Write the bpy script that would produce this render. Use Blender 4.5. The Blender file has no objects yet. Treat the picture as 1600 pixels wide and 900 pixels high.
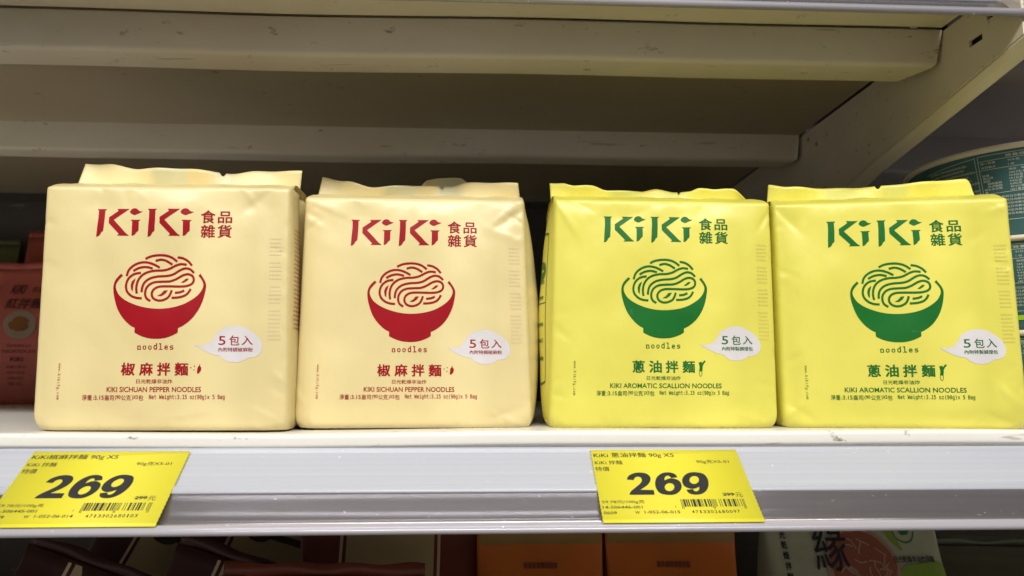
import bpy, bmesh, math, random, os
from mathutils import Vector, Matrix, noise
SC = bpy.context.scene
C = SC.collection
rad = math.radians
random.seed(7)

# ------------------------------------------------------------------ camera
cam = bpy.data.cameras.new('camera'); camo = bpy.data.objects.new('camera', cam); C.objects.link(camo)
PITCH, YAW, ROLL = rad(7.0), rad(2.75), rad(0.1)
fw = Vector((math.sin(YAW)*math.cos(PITCH), math.cos(YAW)*math.cos(PITCH), math.sin(PITCH)))
rt0 = Vector((math.cos(YAW), -math.sin(YAW), 0)); up0 = rt0.cross(fw)
rt = rt0*math.cos(ROLL) + up0*math.sin(ROLL); up = rt.cross(fw)
camo.matrix_world = Matrix(((rt.x, up.x, -fw.x, 0), (rt.y, up.y, -fw.y, 0), (rt.z, up.z, -fw.z, 0.036), (0, 0, 0, 1)))
cam.sensor_width = 36; cam.lens = 1142/1600*36; cam.clip_start = .01; cam.clip_end = 50
cam.dof.use_dof = True; cam.dof.focus_distance = .515; cam.dof.aperture_fstop = 8.5
SC.camera = camo
SC.cycles.use_denoising = True
SC.cycles.max_bounces = 10
# ------------------------------------------------------------------ light
w = bpy.data.worlds.new('World'); SC.world = w; w.use_nodes = True
_n = w.node_tree.nodes; _l = w.node_tree.links.new
_tc = _n.new('ShaderNodeTexCoord'); _sx = _n.new('ShaderNodeSeparateXYZ'); _r = _n.new('ShaderNodeValToRGB')   # added glow band just under the horizon for the beam faces, dim elsewhere
for _p, _c in ((.20, (.16, .14, .12, 1)), (.34, (1, .93, .84, 1)), (.47, (1, .94, .87, 1)), (.53, (.09, .09, .095, 1))):
    _e = _r.color_ramp.elements.new(_p); _e.color = _c
_r.color_ramp.elements[0].color = (.16, .14, .12, 1); _r.color_ramp.elements[-1].color = (.09, .09, .095, 1)
_mr = _n.new('ShaderNodeMapRange'); _mr.inputs[1].default_value = -1
_l(_tc.outputs['Generated'], _sx.inputs[0]); _l(_sx.outputs[2], _mr.inputs[0]); _l(_mr.outputs[0], _r.inputs[0]); _l(_r.outputs[0], _n['Background'].inputs[0])
_n['Background'].inputs[1].default_value = .43
def lamp(name, loc, target, sx, sy, power, col):
    l = bpy.data.lights.new(name, 'AREA'); l.shape = 'RECTANGLE'; l.size = sx; l.size_y = sy; l.energy = power; l.color = col
    o = bpy.data.objects.new(name, l); C.objects.link(o); o.location = loc
    o.rotation_euler = (Vector(target)-Vector(loc)).to_track_quat('-Z', 'Y').to_euler()
    return o
lamp('ceiling_lamp', (-.25, -1.08, 1.45), (-.05, .5, .1), 2.6, .12, 36, (1, .965, .91))
lamp('ceiling_lamp', (.3, -1.42, 1.6), (0, .5, .1), 3.2, .3, 44, (1, .965, .92))
lamp('ceiling_lamp', (-.2, .1, 1.75), (-.2, .3, 0), 2.6, .1, 10, (.95, .97, 1))
SC.view_settings.view_transform = 'Standard'; SC.view_settings.look = 'None'
SC.view_settings.exposure = 0; SC.view_settings.gamma = 1; SC.view_settings.use_curve_mapping = False

# ------------------------------------------------------------------ materials
def srgb(r, g, b):
    f = lambda c: c/12.92 if c <= .04045 else ((c+.055)/1.055)**2.4
    return (f(r/255), f(g/255), f(b/255), 1)
class NM:
    def __init__(s, name):
        s.m = bpy.data.materials.new(name); s.m.use_nodes = True
        s.nt = s.m.node_tree; s.n = s.nt.nodes; s.p = s.n['Principled BSDF']; s.L = s.nt.links.new
    def noise(s, scale, detail=3, rough=.5, stretch=(1, 1, 1)):
        tc = s.n.new('ShaderNodeTexCoord'); mp = s.n.new('ShaderNodeMapping'); mp.inputs['Scale'].default_value = stretch
        t = s.n.new('ShaderNodeTexNoise'); t.inputs['Scale'].default_value = scale; t.inputs['Detail'].default_value = detail
        t.inputs['Roughness'].default_value = rough
        s.L(tc.outputs['Object'], mp.inputs[0]); s.L(mp.outputs[0], t.inputs['Vector']); return t.outputs['Fac']
    def ramp(s, fac, stops):
        r = s.n.new('ShaderNodeValToRGB'); e = r.color_ramp.elements
        while len(e) < len(stops): e.new(.5)
        for i, (p, c) in enumerate(stops):
            e[i].position = p; e[i].color = c if len(c) == 4 else (*c, 1)
        s.L(fac, r.inputs[0]); return r.outputs[0]
    def mix(s, fac, a, b, mode='MIX'):
        x = s.n.new('ShaderNodeMixRGB'); x.blend_type = mode
        for i, v in ((0, fac), (1, a), (2, b)):
            if hasattr(v, 'links'): s.L(v, x.inputs[i])
            else: x.inputs[i].default_value = v
        return x.outputs[0]
    def bump(s, fac, strength, dist=.001):
        b = s.n.new('ShaderNodeBump'); b.inputs['Strength'].default_value = strength; b.inputs['Distance'].default_value = dist
        s.L(fac, b.inputs['Height'])
        if s.p.inputs['Normal'].links: s.L(s.p.inputs['Normal'].links[0].from_socket, b.inputs['Normal'])
        s.L(b.outputs[0], s.p.inputs['Normal'])
    def set(s, **k):
        for a, v in k.items():
            i = s.p.inputs[a.replace('_', ' ')]
            if hasattr(v, 'links'): s.L(v, i)
            else: i.default_value = v
        return s
G = lambda v: (v, v, v, 1)

def film_mat(name, base, tint):
    m = NM(name)
    tc = m.n.new('ShaderNodeTexCoord'); sx = m.n.new('ShaderNodeSeparateXYZ'); m.L(tc.outputs['Object'], sx.inputs[0])
    # the inner bags show through the film as faint upright bands
    band = m.noise(13, 1, .4, (1, .2, .04))
    bc = m.ramp(band, [(.40, base), (.50, tint), (.60, base)])
    mot = m.noise(14, 2)
    col = m.mix(m.ramp(mot, [(.35, G(0)), (.7, G(.35))]), bc, tint)
    m.set(Base_Color=col, Roughness=.38); m.p.inputs['Specular IOR Level'].default_value = .45
    m.p.inputs['Coat Weight'].default_value = .22; m.p.inputs['Coat Roughness'].default_value = .22
    m.bump(m.noise(260, 3, .6), .10, .0006)
    m.bump(m.noise(42, 3, .55, (1, 1, .6)), .2, .003)
    return m.m
def fin_mat(name, base, a, b):
    m = NM(name)
    tc = m.n.new('ShaderNodeTexCoord'); sx = m.n.new('ShaderNodeSeparateXYZ'); m.L(tc.outputs['Object'], sx.inputs[0])
    mr = m.n.new('ShaderNodeMapRange'); mr.inputs[1].default_value = -.085; mr.inputs[2].default_value = .085; m.L(sx.outputs[0], mr.inputs[0])
    col = m.ramp(mr.outputs[0], [(0, base), (.30, base), (.345, a), (.46, a), (.485, b), (.56, b), (.585, a), (.66, a), (.70, base), (1, base)])
    m.set(Base_Color=col, Roughness=.4)
    wv = m.n.new('ShaderNodeTexWave'); wv.bands_direction = 'Z'; wv.inputs['Scale'].default_value = 260; m.L(tc.outputs['Object'], wv.inputs['Vector'])
    m.bump(wv.outputs['Fac'], .12, .0004); m.bump(m.noise(60, 2), .15, .002)
    return m.m
def plain(name, col, rough=.5, **k):
    m = NM(name); m.set(Base_Color=col, Roughness=rough)
    for a, v in k.items(): m.p.inputs[a.replace('_', ' ')].default_value = v
    return m.m
def print_mat(name, col):
    m = NM(name); c2 = tuple(c*.86 for c in col[:3])+(1,)
    m.set(Base_Color=m.ramp(m.noise(35, 3), [(.35, col), (.7, c2)]), Roughness=.42)
    m.bump(m.noise(42, 3, .55, (1, 1, .6)), .16, .003); m.p.inputs['Specular IOR Level'].default_value = .25
    return m.m

CREAM = (.85, .725, .375, 1); CREAM2 = (.745, .625, .31, 1)
YELL = (.83, .765, .135, 1); YELL2 = (.73, .68, .11, 1)
M = {}
M['cream'] = film_mat('cream_film', CREAM, CREAM2)
M['yellow'] = film_mat('yellow_film', YELL, YELL2)
M['cream_fin'] = fin_mat('cream_seal_film', CREAM, (.66, .62, .36, 1), (.76, .62, .29, 1))
M['yellow_fin'] = fin_mat('yellow_seal_film', YELL, (.66, .64, .14, 1), (.76, .67, .12, 1))
M['red_ink'] = print_mat('red_ink', (.36, .004, .012, 1))
M['green_ink'] = print_mat('green_ink', (.008, .155, .022, 1))
M['cloud'] = print_mat('white_ink', (.74, .71, .72, 1))
M['ghost_cream'] = plain('faint_cream_ink', (.70, .57, .31, 1))
M['ghost_yellow'] = plain('faint_yellow_ink', (.66, .58, .12, 1))
M['side_red'] = plain('side_red_ink', (.36, .07, .04, 1))
M['side_green'] = plain('side_green_ink', (.08, .16, .03, 1))

def paint(name, base, dirt, amt=.5, rough=.45):
    m = NM(name)
    big = m.ramp(m.noise(5, 4, .6, (1, 1, 2.5)), [(.3, G(0)), (.75, G(amt))])
    c = m.mix(big, base, dirt)
    spots = m.ramp(m.noise(60, 6, .7, (.7, 1, 1.6)), [(.635, G(0)), (.71, G(.8))])
    c = m.mix(spots, c, (.16, .11, .06, 1))
    scr = m.ramp(m.noise(150, 2, .5, (.12, 1, 1)), [(.70, G(0)), (.74, G(.5))])
    c = m.mix(scr, c, (.25, .19, .12, 1))
    m.set(Base_Color=c, Roughness=rough); m.bump(m.noise(180, 3), .08, .0005); m.bump(m.noise(9, 2, .5, (.5, 1, 1)), .12, .004)
    return m.m
M['paint'] = paint('shelf_paint', (.68, .625, .51, 1), (.50, .42, .28, 1))
M['underside'] = paint('olive_underside', (.44, .375, .25, 1), (.30, .235, .13, 1))  # under-shelf panel, darker and more olive than the beams
M['bay_grey'] = paint('grey_bay_shelf', (.20, .18, .18, 1), (.14, .125, .125, 1))  # darker, greyer tone for the whole next-bay shelf
M['lip'] = paint('shelf_lip_paint', (.82, .80, .75, 1), (.70, .66, .58, 1), .4, .35)
M['back'] = paint('back_panel_paint', (.06, .05, .042, 1), (.04, .034, .028, 1))
M['dark'] = plain('dark_slot', (.02, .018, .015, 1), .8)
def rail_mat(name, col, metal, rough):
    m = NM(name)
    st = m.noise(9, 3, .5, (.06, 30, 30))
    c = m.mix(m.ramp(st, [(.35, G(0)), (.7, G(.5))]), col, tuple(x*.82 for x in col[:3])+(1,))
    sp = m.ramp(m.noise(420, 2, .5, (.5, 1, 1)), [(.735, G(0)), (.755, G(.8))])
    c = m.mix(sp, c, (.9, .88, .85, 1))
    m.set(Base_Color=c, Metallic=metal, Roughness=rough); m.bump(st, .15, .0006)
    return m.m
M['rail_white'] = rail_mat('rail_white_plastic', (.60, .62, .655, 1), 0, .2)
M['rail_grey'] = rail_mat('rail_grey_metal', (.30, .275, .275, 1), .6, .24)
M['rail_edge'] = rail_mat('rail_edge_plastic', (.45, .43, .47, 1), .1, .18)
def film_clear():
    m = bpy.data.materials.new('clear_film'); m.use_nodes = True; nt = m.node_tree; n = nt.nodes; n.remove(n['Principled BSDF'])
    o = n['Material Output']; mx = n.new('ShaderNodeMixShader'); tr = n.new('ShaderNodeBsdfTransparent'); gl = n.new('ShaderNodeBsdfGlossy')
    fr = n.new('ShaderNodeFresnel'); fr.inputs[0].default_value = 1.35
    tr.inputs[0].default_value = (.95, .95, .96, 1); gl.inputs['Roughness'].default_value = .16
    tc = n.new('ShaderNodeTexCoord'); mp = n.new('ShaderNodeMapping'); mp.inputs['Scale'].default_value = (.15, 20, 20)
    t = n.new('ShaderNodeTexNoise'); t.inputs['Scale'].default_value = 12; t.inputs['Detail'].default_value = 3
    b = n.new('ShaderNodeBump'); b.inputs['Strength'].default_value = .06; b.inputs['Distance'].default_value = .0003
    L = nt.links.new
    L(tc.outputs['Object'], mp.inputs[0]); L(mp.outputs[0], t.inputs['Vector']); L(t.outputs['Fac'], b.inputs['Height']); L(b.outputs[0], gl.inputs['Normal'])
    gm = n.new('ShaderNodeNewGeometry'); mt = n.new('ShaderNodeMath'); mt.operation = 'SUBTRACT'; mt.inputs[0].default_value = 1; L(gm.outputs['Backfacing'], mt.inputs[1])
    mu = n.new('ShaderNodeMath'); mu.operation = 'MULTIPLY'; L(fr.outputs[0], mu.inputs[0]); L(mt.outputs[0], mu.inputs[1]); L(mu.outputs[0], mx.inputs[0]); L(tr.outputs[0], mx.inputs[1]); L(gl.outputs[0], mx.inputs[2]); L(mx.outputs[0], o.inputs['Surface'])
    return m
M['clear'] = film_clear()
M['tag'] = plain('tag_yellow_paper', (.86, .78, .045, 1), .45)
M['tag_ink'] = plain('tag_black_ink', (.022, .022, .024, 1), .4)

# ------------------------------------------------------------------ helpers
def link(name, me, mat, parent=None, smooth=True):
    o = bpy.data.objects.new(name, me); C.objects.link(o)
    for m_ in (mat if isinstance(mat, (list, tuple)) else [mat]): me.materials.append(m_)
    if smooth:
        for p in me.polygons: p.use_smooth = True
    if parent: o.parent = parent
    return o
def obj(name, bm, mat, parent=None, smooth=False):
    me = bpy.data.meshes.new(name); bmesh.ops.recalc_face_normals(bm, faces=bm.faces[:]) if smooth != 'keep' else None
    bm.to_mesh(me); bm.free(); return link(name, me, mat, parent, bool(smooth))
def empty(name, loc, rz=0):
    o = bpy.data.objects.new(name, None); C.objects.link(o); o.location = loc; o.rotation_euler = (0, 0, rz); o.empty_display_size = .02; return o
def tag(o, label=None, cat=None, group=None, kind=None):
    if label: o['label'] = label
    if cat: o['category'] = cat
    if group: o['group'] = group
    if kind: o['kind'] = kind
    return o
def add_box(bm, x0, x1, y0, y1, z0, z1, bev=0):
    v = [bm.verts.new((x, y, z)) for x in (x0, x1) for y in (y0, y1) for z in (z0, z1)]
    fs = [bm.faces.new([v[i] for i in f]) for f in ((0, 1, 3, 2), (4, 6, 7, 5), (0, 4, 5, 1), (2, 3, 7, 6), (0, 2, 6, 4), (1, 5, 7, 3))]
    if bev:
        es = list({e for f in fs for e in f.edges}); bmesh.ops.bevel(bm, geom=es, offset=bev, segments=2, affect='EDGES', profile=.5)
def extrude_profile(bm, prof, x0, x1, nx=1, fn=None, closed=True):
    """profile in (y, z) swept along x"""
    rows = []
    for i in range(nx+1):
        x = x0+(x1-x0)*i/nx
        rows.append([bm.verts.new((x, y, z) if not fn else fn(x, y, z)) for y, z in prof])
    n = len(prof)
    for a, b in zip(rows, rows[1:]):
        for j in range(n if closed else n-1): bm.faces.new((a[j], b[j], b[(j+1) % n], a[(j+1) % n]))
    if closed:
        bm.faces.new(rows[0]); bm.faces.new(rows[-1][::-1])
def roundpoly(pts, r, seg=4):
    out = []; n = len(pts)
    for i in range(n):
        p0, p, p1 = Vector(pts[i-1]), Vector(pts[i]), Vector(pts[(i+1) % n])
        a = (p0-p); b = (p1-p); rr = min(r, a.length*.45, b.length*.45)
        A = p+a.normalized()*rr; B = p+b.normalized()*rr
        for k in range(seg+1):
            t = k/seg; q = A*(1-t)**2+p*2*t*(1-t)+B*t*t; out.append((q.x, q.y))
    return out
def catmull(pts, k=6, closed=False):
    P = [Vector(p) for p in pts]; n = len(P); out = []
    rng = range(n if closed else n-1)
    for i in rng:
        if closed: a, b, c, d = P[(i-1) % n], P[i], P[(i+1) % n], P[(i+2) % n]
        else: a, b, c, d = P[max(i-1, 0)], P[i], P[i+1], P[min(i+2, n-1)]
        for j in range(k):
            t = j/k
            out.append(.5*((2*b)+(c-a)*t+(2*a-5*b+4*c-d)*t*t+(-a+3*b-3*c+d)*t**3))
    if not closed: out.append(P[-1])
    return [tuple(p) for p in out]

_tcache = {}
def text_mesh(s, bold=0., shear=0., font=None):
    key = (s, bold, shear, font)
    if key in _tcache: return _tcache[key]
    if font and any(ord(c) > 0x2000 for c in s):     # the monospaced face has no such glyphs: set those runs in the default one
        V, F_, x = [], [], 0
        run = ''
        def flush(run, x):
            if not run: return x
            c = ord(run[0]) > 0x2000; v, f = text_mesh(run, bold, shear, None if c else font)
            xs = [a for a, b in v]; n = len(V); k = 1.0 if c else 1.
            V.extend([((a-min(xs))*k+x, b if c else b*1.2-.03) for a, b in v]); F_.extend([tuple(i+n for i in q) for q in f])
            return x+(max(xs)-min(xs))*k+.10
        for c in s:
            if run and (ord(c) > 0x2000) != (ord(run[0]) > 0x2000): x = flush(run, x); run = ''
            run += c
        flush(run, x); _tcache[key] = (V, F_); return _tcache[key]
    cu = bpy.data.curves.new('glyphs', 'FONT'); cu.body = s; cu.offset = bold; cu.resolution_u = 3; cu.shear = shear
    if font: cu.font = font
    o = bpy.data.objects.new('glyphs', cu); C.objects.link(o)
    dg = bpy.context.evaluated_depsgraph_get(); me = bpy.data.meshes.new_from_object(o.evaluated_get(dg))
    V = [(v.co.x, v.co.y) for v in me.vertices]; F_ = [tuple(p.vertices) for p in me.polygons]
    bpy.data.objects.remove(o); bpy.data.curves.remove(cu); bpy.data.meshes.remove(me)
    _tcache[key] = (V, F_); return _tcache[key]
def mono():
    try:
        return bpy.data.fonts.load(os.path.join(bpy.utils.resource_path('LOCAL'), 'datafiles', 'fonts', 'DejaVuSansMono.woff2'))
    except Exception: return None
MONO = mono()
class Print:
    """flat artwork in design units (x right, y down)"""
    def __init__(s): s.bm = bmesh.new(); s.z = 0
    def poly(s, pts):
        f = s.bm.faces.new([s.bm.verts.new((p[0], -p[1], 0)) for p in pts])
        f.normal_update(); bmesh.ops.triangulate(s.bm, faces=[f], ngon_method='EAR_CLIP')
    def poly_hole(s, outer, holes):
        es = []
        for L in [outer]+holes:
            v = [s.bm.verts.new((p[0], -p[1], 0)) for p in L]; es += [s.bm.edges.new((v[i], v[(i+1) % len(v)])) for i in range(len(v))]
        bmesh.ops.triangle_fill(s.bm, use_beauty=True, edges=es)
    def rect(s, x0, y0, x1, y1): s.poly([(x0, y0), (x1, y0), (x1, y1), (x0, y1)])
    def stroke(s, pts, wd, closed=False, taper=0, k=6, smooth=True):
        c = catmull(pts, k, closed) if smooth else pts
        n = len(c); L = []
        for i, p in enumerate(c):
            a = Vector(c[(i-1) % n] if (closed or i) else c[0]); b = Vector(c[(i+1) % n] if (closed or i < n-1) else c[-1])
            t = (b-a).normalized(); nn = Vector((-t.y, t.x)); ww = wd/2
            if taper: ww *= max(.12, math.sin(math.pi*(i+.5)/n))**taper
            p = Vector(p); q, r = p+nn*ww, p-nn*ww
            L.append((s.bm.verts.new((q.x, -q.y, 0)), s.bm.verts.new((r.x, -r.y, 0))))
        for i in range(n if closed else n-1):
            a, b = L[i], L[(i+1) % n]; s.bm.faces.new((a[0], a[1], b[1], b[0]))
    def text(s, t, cx, cy, wd=None, ht=None, bold=0., rot=0, shear=0., font=None, x0=None):
        if bold and any(ord(c) > 0x2000 for c in t):
            # brushy glyphs: thicken by overprinting, each pass a hair above the last
            h = ht or (wd/len(t)); e = bold*h*.9
            sh = [(-e, -e*.6), (e, e*.6), (e, -e*.6), (-e, e*.6)] if bold >= .02 else [(-e, 0), (e, 0)]
            for i, (a, b) in enumerate(sh):
                s.z = i*1.2e-5; s.text(t, cx+a, cy+b, wd, ht, 0, rot, shear, font, None if x0 is None else x0+a)
            s.z = 0; return
        V, F_ = text_mesh(t, bold, shear, font)
        xs = [v[0] for v in V]; ys = [v[1] for v in V]; X0, X1, Y0, Y1 = min(xs), max(xs), min(ys), max(ys)
        sx = wd/(X1-X0) if wd else None; sy = ht/(Y1-Y0) if ht else None
        sx = sx or sy; sy = sy or sx
        ca, sa = math.cos(rad(rot)), math.sin(rad(rot)); vs = []
        for x, y in V:
            a = (x-(X0+X1)/2)*sx; b = -(y-(Y0+Y1)/2)*sy
            if x0 is not None: a = (x-X0)*sx
            px = a*ca-b*sa; py = a*sa+b*ca
            vs.append(s.bm.verts.new(((x0 if x0 is not None else cx)+px, -(cy+py), s.z)))
        for f in F_:
            try: s.bm.faces.new([vs[i] for i in f])
            except ValueError: pass
    def cut(s, step):
        xs = [v.co.x for v in s.bm.verts]; ys = [v.co.y for v in s.bm.verts]
        for ax, lo, hi in ((0, min(xs), max(xs)), (1, min(ys), max(ys))):
            k = math.ceil(lo/step)
            while k*step < hi:
                co = [0, 0, 0]; no = [0, 0, 0]; co[ax] = k*step+1e-4; no[ax] = 1
                bmesh.ops.bisect_plane(s.bm, geom=s.bm.verts[:]+s.bm.edges[:]+s.bm.faces[:], dist=1e-6, plane_co=co, plane_no=no)
                k += 1
        return s
    def data(s): 
        bmesh.ops.triangulate(s.bm, faces=[f for f in s.bm.faces if len(f.verts) > 4])
        s.bm.verts.ensure_lookup_table(); s.bm.verts.index_update()
        d = ([(v.co.x, -v.co.y, v.co.z) for v in s.bm.verts], [[v.index for v in f.verts] for f in s.bm.faces]); s.bm.free(); return d
def place_print(name, data, fn, mat, parent, face=Vector((0, -1, 0))):
    V, F_ = data; me = bpy.data.meshes.new(name); P = [fn(x, y) for x, y, z in V]
    lift = any(z for x, y, z in V)
    FF = []
    for f in F_:
        a, b, c = P[f[0]], P[f[1]], P[f[2]]; n = (b-a).cross(c-a)
        FF.append(f if n.dot(face) >= 0 else f[::-1])
    if lift: P = [p+face*z for p, (x, y, z) in zip(P, V)]
    me.from_pydata([tuple(p) for p in P], [], FF); me.update()
    return link(name, me, mat, parent, True)

# ------------------------------------------------------------------ shelving
XL, XJ, XR = -1.25, .362, 1.35        # left end, upright/bracket line, right end
def wob(x, y, z): return (x, y, z+.0009*math.sin(x*7.3)+.0005*math.sin(x*19+1))
def rail(parent, x0, x1, zt):
    """price channel below the lip of a shelf whose top is at zt"""
    T = lambda pts: [(y, z+zt) for y, z in pts]
    bm = bmesh.new()
    extrude_profile(bm, T([(.4983, -.0118), (.4935, -.0108), (.4915, -.0096), (.4902, -.0096), (.4896, -.0106), (.4888, -.0128), (.4800, -.0200), (.4700, -.0280), (.4655, -.0317), (.4643, -.0330), (.466, -.0355), (.4983, -.0170)]), x0, x1)
    obj('rail_back', bm, M['rail_white'], parent)
    bm = bmesh.new()
    extrude_profile(bm, T(roundpoly([(.4668, -.0298), (.4655, -.0300), (.4628, -.0325), (.4624, -.0342), (.4640, -.0345), (.4670, -.0316)], .001, 3)), x0, x1)
    obj('rail_ridge', bm, M['rail_white'], parent, True)
    bm = bmesh.new()
    extrude_profile(bm, T([(.4632, -.0336), (.4616, -.0350), (.4600, -.0370), (.4578, -.0396), (.4558, -.0424), (.4536, -.0450), (.4510, -.0474), (.4470, -.0500), (.4478, -.0522), (.456, -.0482), (.462, -.042), (.468, -.0355)]), x0, x1)
    obj('rail_channel', bm, M['rail_grey'], parent, True)
    bm = bmesh.new()
    extrude_profile(bm, T(roundpoly([(.4470, -.0494), (.4450, -.0487), (.4425, -.0495), (.4400, -.0522), (.4408, -.0545), (.4440, -.0552), (.4478, -.0522)], .0012, 3)), x0, x1)
    obj('rail_edge', bm, M['rail_edge'], parent, True)
    bm = bmesh.new()
    extrude_profile(bm, T([(.4905, -.0078), (.4898, -.0085), (.4424, -.0468), (.4424, -.0471), (.4430, -.0472), (.4905, -.0088)]), x0, x1)
    obj('clear_cover', bm, M['clear'], parent)
def shelf(x0, x1, zt, label, mat='paint'):
    r = empty('gondola_shelf', (0, 0, 0)); tag(r, label, 'shelf', 'shelves of the gondola')
    dp = [(y, z+zt) for y, z in roundpoly([(.4935, 0), (1.10, 0), (1.10, -.004), (.525, -.004), (.525, -.024), (.4990, -.0245), (.4985, -.0098), (.4938, -.0088)], .0030, 5)]
    bm = bmesh.new(); extrude_profile(bm, dp, x0, x1, 60, wob); d = obj('shelf_deck', bm, M['lip'] if zt == 0 else M[mat], r, True)
    auto(d)
    return r
def auto(o, ang=35):
    # flat shading across hard edges
    me = o.data
    bm = bmesh.new(); bm.from_mesh(me)
    for e in bm.edges:
        if len(e.link_faces) == 2 and e.calc_face_angle(0) > rad(ang): e.smooth = False
    for f in bm.faces: f.smooth = True
    bm.to_mesh(me); bm.free()
def beam(parent, x0, x1, y, z0, z1, fl, name, mat='paint'):
    """sheet-metal stiffening channel under a shelf: face, bottom flange; its ends are cut on the slant"""
    bm = bmesh.new()
    prof = roundpoly([(y, z1), (y+.006, z0+.002), (y+.009, z0), (y+fl, z0-.0028), (y+fl, z0+.002), (y+.012, z0+.006), (y+.008, z1)], .002, 3)
    def fn(x, yy, zz):
        t = (yy-y)/fl
        if x > (x0+x1)/2: x = x-.003*max(0, (z1-zz)/(z1-z0))-max(0, t-.2)*.022
        return wob(x, yy, zz)
    extrude_profile(bm, prof, x0, x1, 50, fn)
    o = obj(name, bm, M[mat], parent, True); auto(o)
low = shelf(XL, XR, 0, 'cream shelf carrying the four noodle packs, price rail along its front')
rail(low, XL, XR, 0)
beam(low, XL, XR, .53, -.05, -.0245, .028, 'front_beam')
up_ = shelf(XL, XJ-.0025, .330, 'upper shelf seen from below over the packs, with scuffed beige beams and bracket')
rail(up_, XL, XR-.9, .330)
beam(up_, XL, XJ-.001, .5245, .2778, .3056, .032, 'front_beam')
beam(up_, XL, XJ-.002, .772, .2765, .326, .026, 'rear_beam')
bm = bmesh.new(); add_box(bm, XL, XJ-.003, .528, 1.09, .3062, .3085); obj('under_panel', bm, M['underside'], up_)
nb = shelf(XJ+.0035, XR, .330, 'upper shelf of the next bay, seen beyond the slanted bracket above the teal bowls', 'bay_grey')
beam(nb, XJ+.004, XR, .5245, .2778, .3056, .032, 'front_beam', 'bay_grey')
beam(nb, XJ+.004, XR, .772, .2665, .326, .026, 'rear_beam', 'bay_grey')
bm = bmesh.new(); add_box(bm, XJ+.004, XR, .528, 1.09, .3062, .3085); obj('under_panel', bm, M['bay_grey'], nb)
# bracket arm (plate with slots and a folded lower edge)
def bracket(x, parent):
    bm = bmesh.new()
    outer = [(.4455, .302), (.4455, .2640), (.6417, .2330), (.92, .172), (1.10, .130), (1.10, .3055), (.4955, .3055)]
    holes = [[(.4835, .2785), (.4975, .2785), (.4975, .2840), (.4835, .2840)], [(.4665, .2895), (.4775, .2895), (.4775, .2945), (.4665, .2945)],
             [(.7580, .2945), (.7650, .2945), (.7650, .2985), (.7580, .2985)], [(.7400, .2825), (.7460, .2825), (.7460, .2875), (.7400, .2875)]]
    hv = []
    def loop(pts, xx):
        vs = [bm.verts.new((xx, a, b)) for a, b in pts]; return vs, [bm.edges.new((vs[i], vs[(i+1) % len(vs)])) for i in range(len(vs))]
    L0 = [loop(outer, x)]+[loop(h, x) for h in holes]; L1 = [loop(outer, x+.0022)]+[loop(h, x+.0022) for h in holes]
    for L in (L0, L1): bmesh.ops.triangle_fill(bm, use_beauty=True, edges=[e for _, es in L for e in es])
    for (a, _), (b, _) in zip(L0, L1):
        n = len(a)
        for i in range(n): bm.faces.new((a[i], a[(i+1) % n], b[(i+1) % n], b[i]))
    b_ = obj('bracket', bm, M['paint'], parent)
    # folded lower flange
    bm = bmesh.new(); pts = [(.4455, .2640), (.6417, .2330), (.92, .172), (1.10, .130)]
    prof = [(0, 0), (.0030, -.0022), (.0085, -.0030), (.0110, -.0055), (.0110, -.0085), (.0085, -.0095), (.0025, -.0065), (-.0006, -.003)]
    rows = [[bm.verts.new((x+.0010+px, a, b+pz+.0008)) for px, pz in prof] for a, b in pts]
    for A, B in zip(rows, rows[1:]):
        for j in range(len(prof)): bm.faces.new((A[j], B[j], B[(j+1) % len(prof)], A[(j+1) % len(prof)]))
    bm.faces.new(rows[0]); bm.faces.new(rows[-1])
    obj('bracket_flange', bm, M['paint'], b_)
    # dark sheet set behind the slots
    bm = bmesh.new(); add_box(bm, x+.006, x+.0075, .46, .78, .2765, .3005); obj('slot_sheet', bm, M['dark'], b_)
bracket(XJ, up_)
bm = bmesh.new(); add_box(bm, XL, XR, 1.115, 1.13, -.6, .8)
for i in range(5): add_box(bm, XL, XR, 1.108, 1.114, -.30+.2*i, -.293+.2*i)
tag(obj('back_panel', bm, M['back']), kind='structure')
bot = shelf(XL, XR, -.300, 'shelf board under the lowest row of orange and dark packs')
bot.location.z = 0

# ------------------------------------------------------------------ pack artwork (design units: pixels of the leftmost pack)
Z6 = lambda pts: [(160+x/6, 390+y/6) for x, y in pts]
ZL = lambda pts, dx=0: [(135+(x+dx)/9.412, 315+y/9.412) for x, y in pts]
ZC = lambda pts: [(80+x/4.706, 500+y/4.706) for x, y in pts]
def art_logo():
    p = Print()
    stem = [(130, 120), (266, 120), (262, 128), (244, 142), (243, 300), (235, 440), (226, 456), (208, 466), (190, 502), (168, 526), (132, 538), (140, 400), (150, 250), (149, 142), (133, 129)]
    arm = [(432, 120), (616, 120), (600, 132), (385, 283), (500, 400), (570, 475), (600, 500), (622, 514), (618, 521), (452, 521), (455, 512), (474, 503), (468, 488), (312, 331), (312, 243), (444, 154), (448, 138), (434, 129)]
    dot = catmull([(625, 165), (638, 140), (665, 118), (700, 111), (735, 121), (757, 143), (785, 158)], 4)[:-1]+[(785, 158), (822, 160), (795, 174)]+catmull([(775, 184), (745, 194), (715, 209), (690, 211), (660, 198), (635, 184)], 4)
    ist = [(644, 284), (790, 284), (786, 292), (765, 304), (765, 430), (757, 452), (735, 465), (720, 490), (692, 513), (662, 522), (665, 450), (666, 306), (648, 293)]
    for dx in (0, 771):
        for q in (stem, arm, dot, ist): p.poly(ZL(q, dx))
    for t, x, y in (('食', 326.5, 339.5), ('品', 353.5, 340), ('雜', 326.5, 362.5), ('貨', 353.5, 362.5)):
        p.text(t, x, y, 22, 20 if t != '品' else 18.5, bold=.022)
    return p
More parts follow.
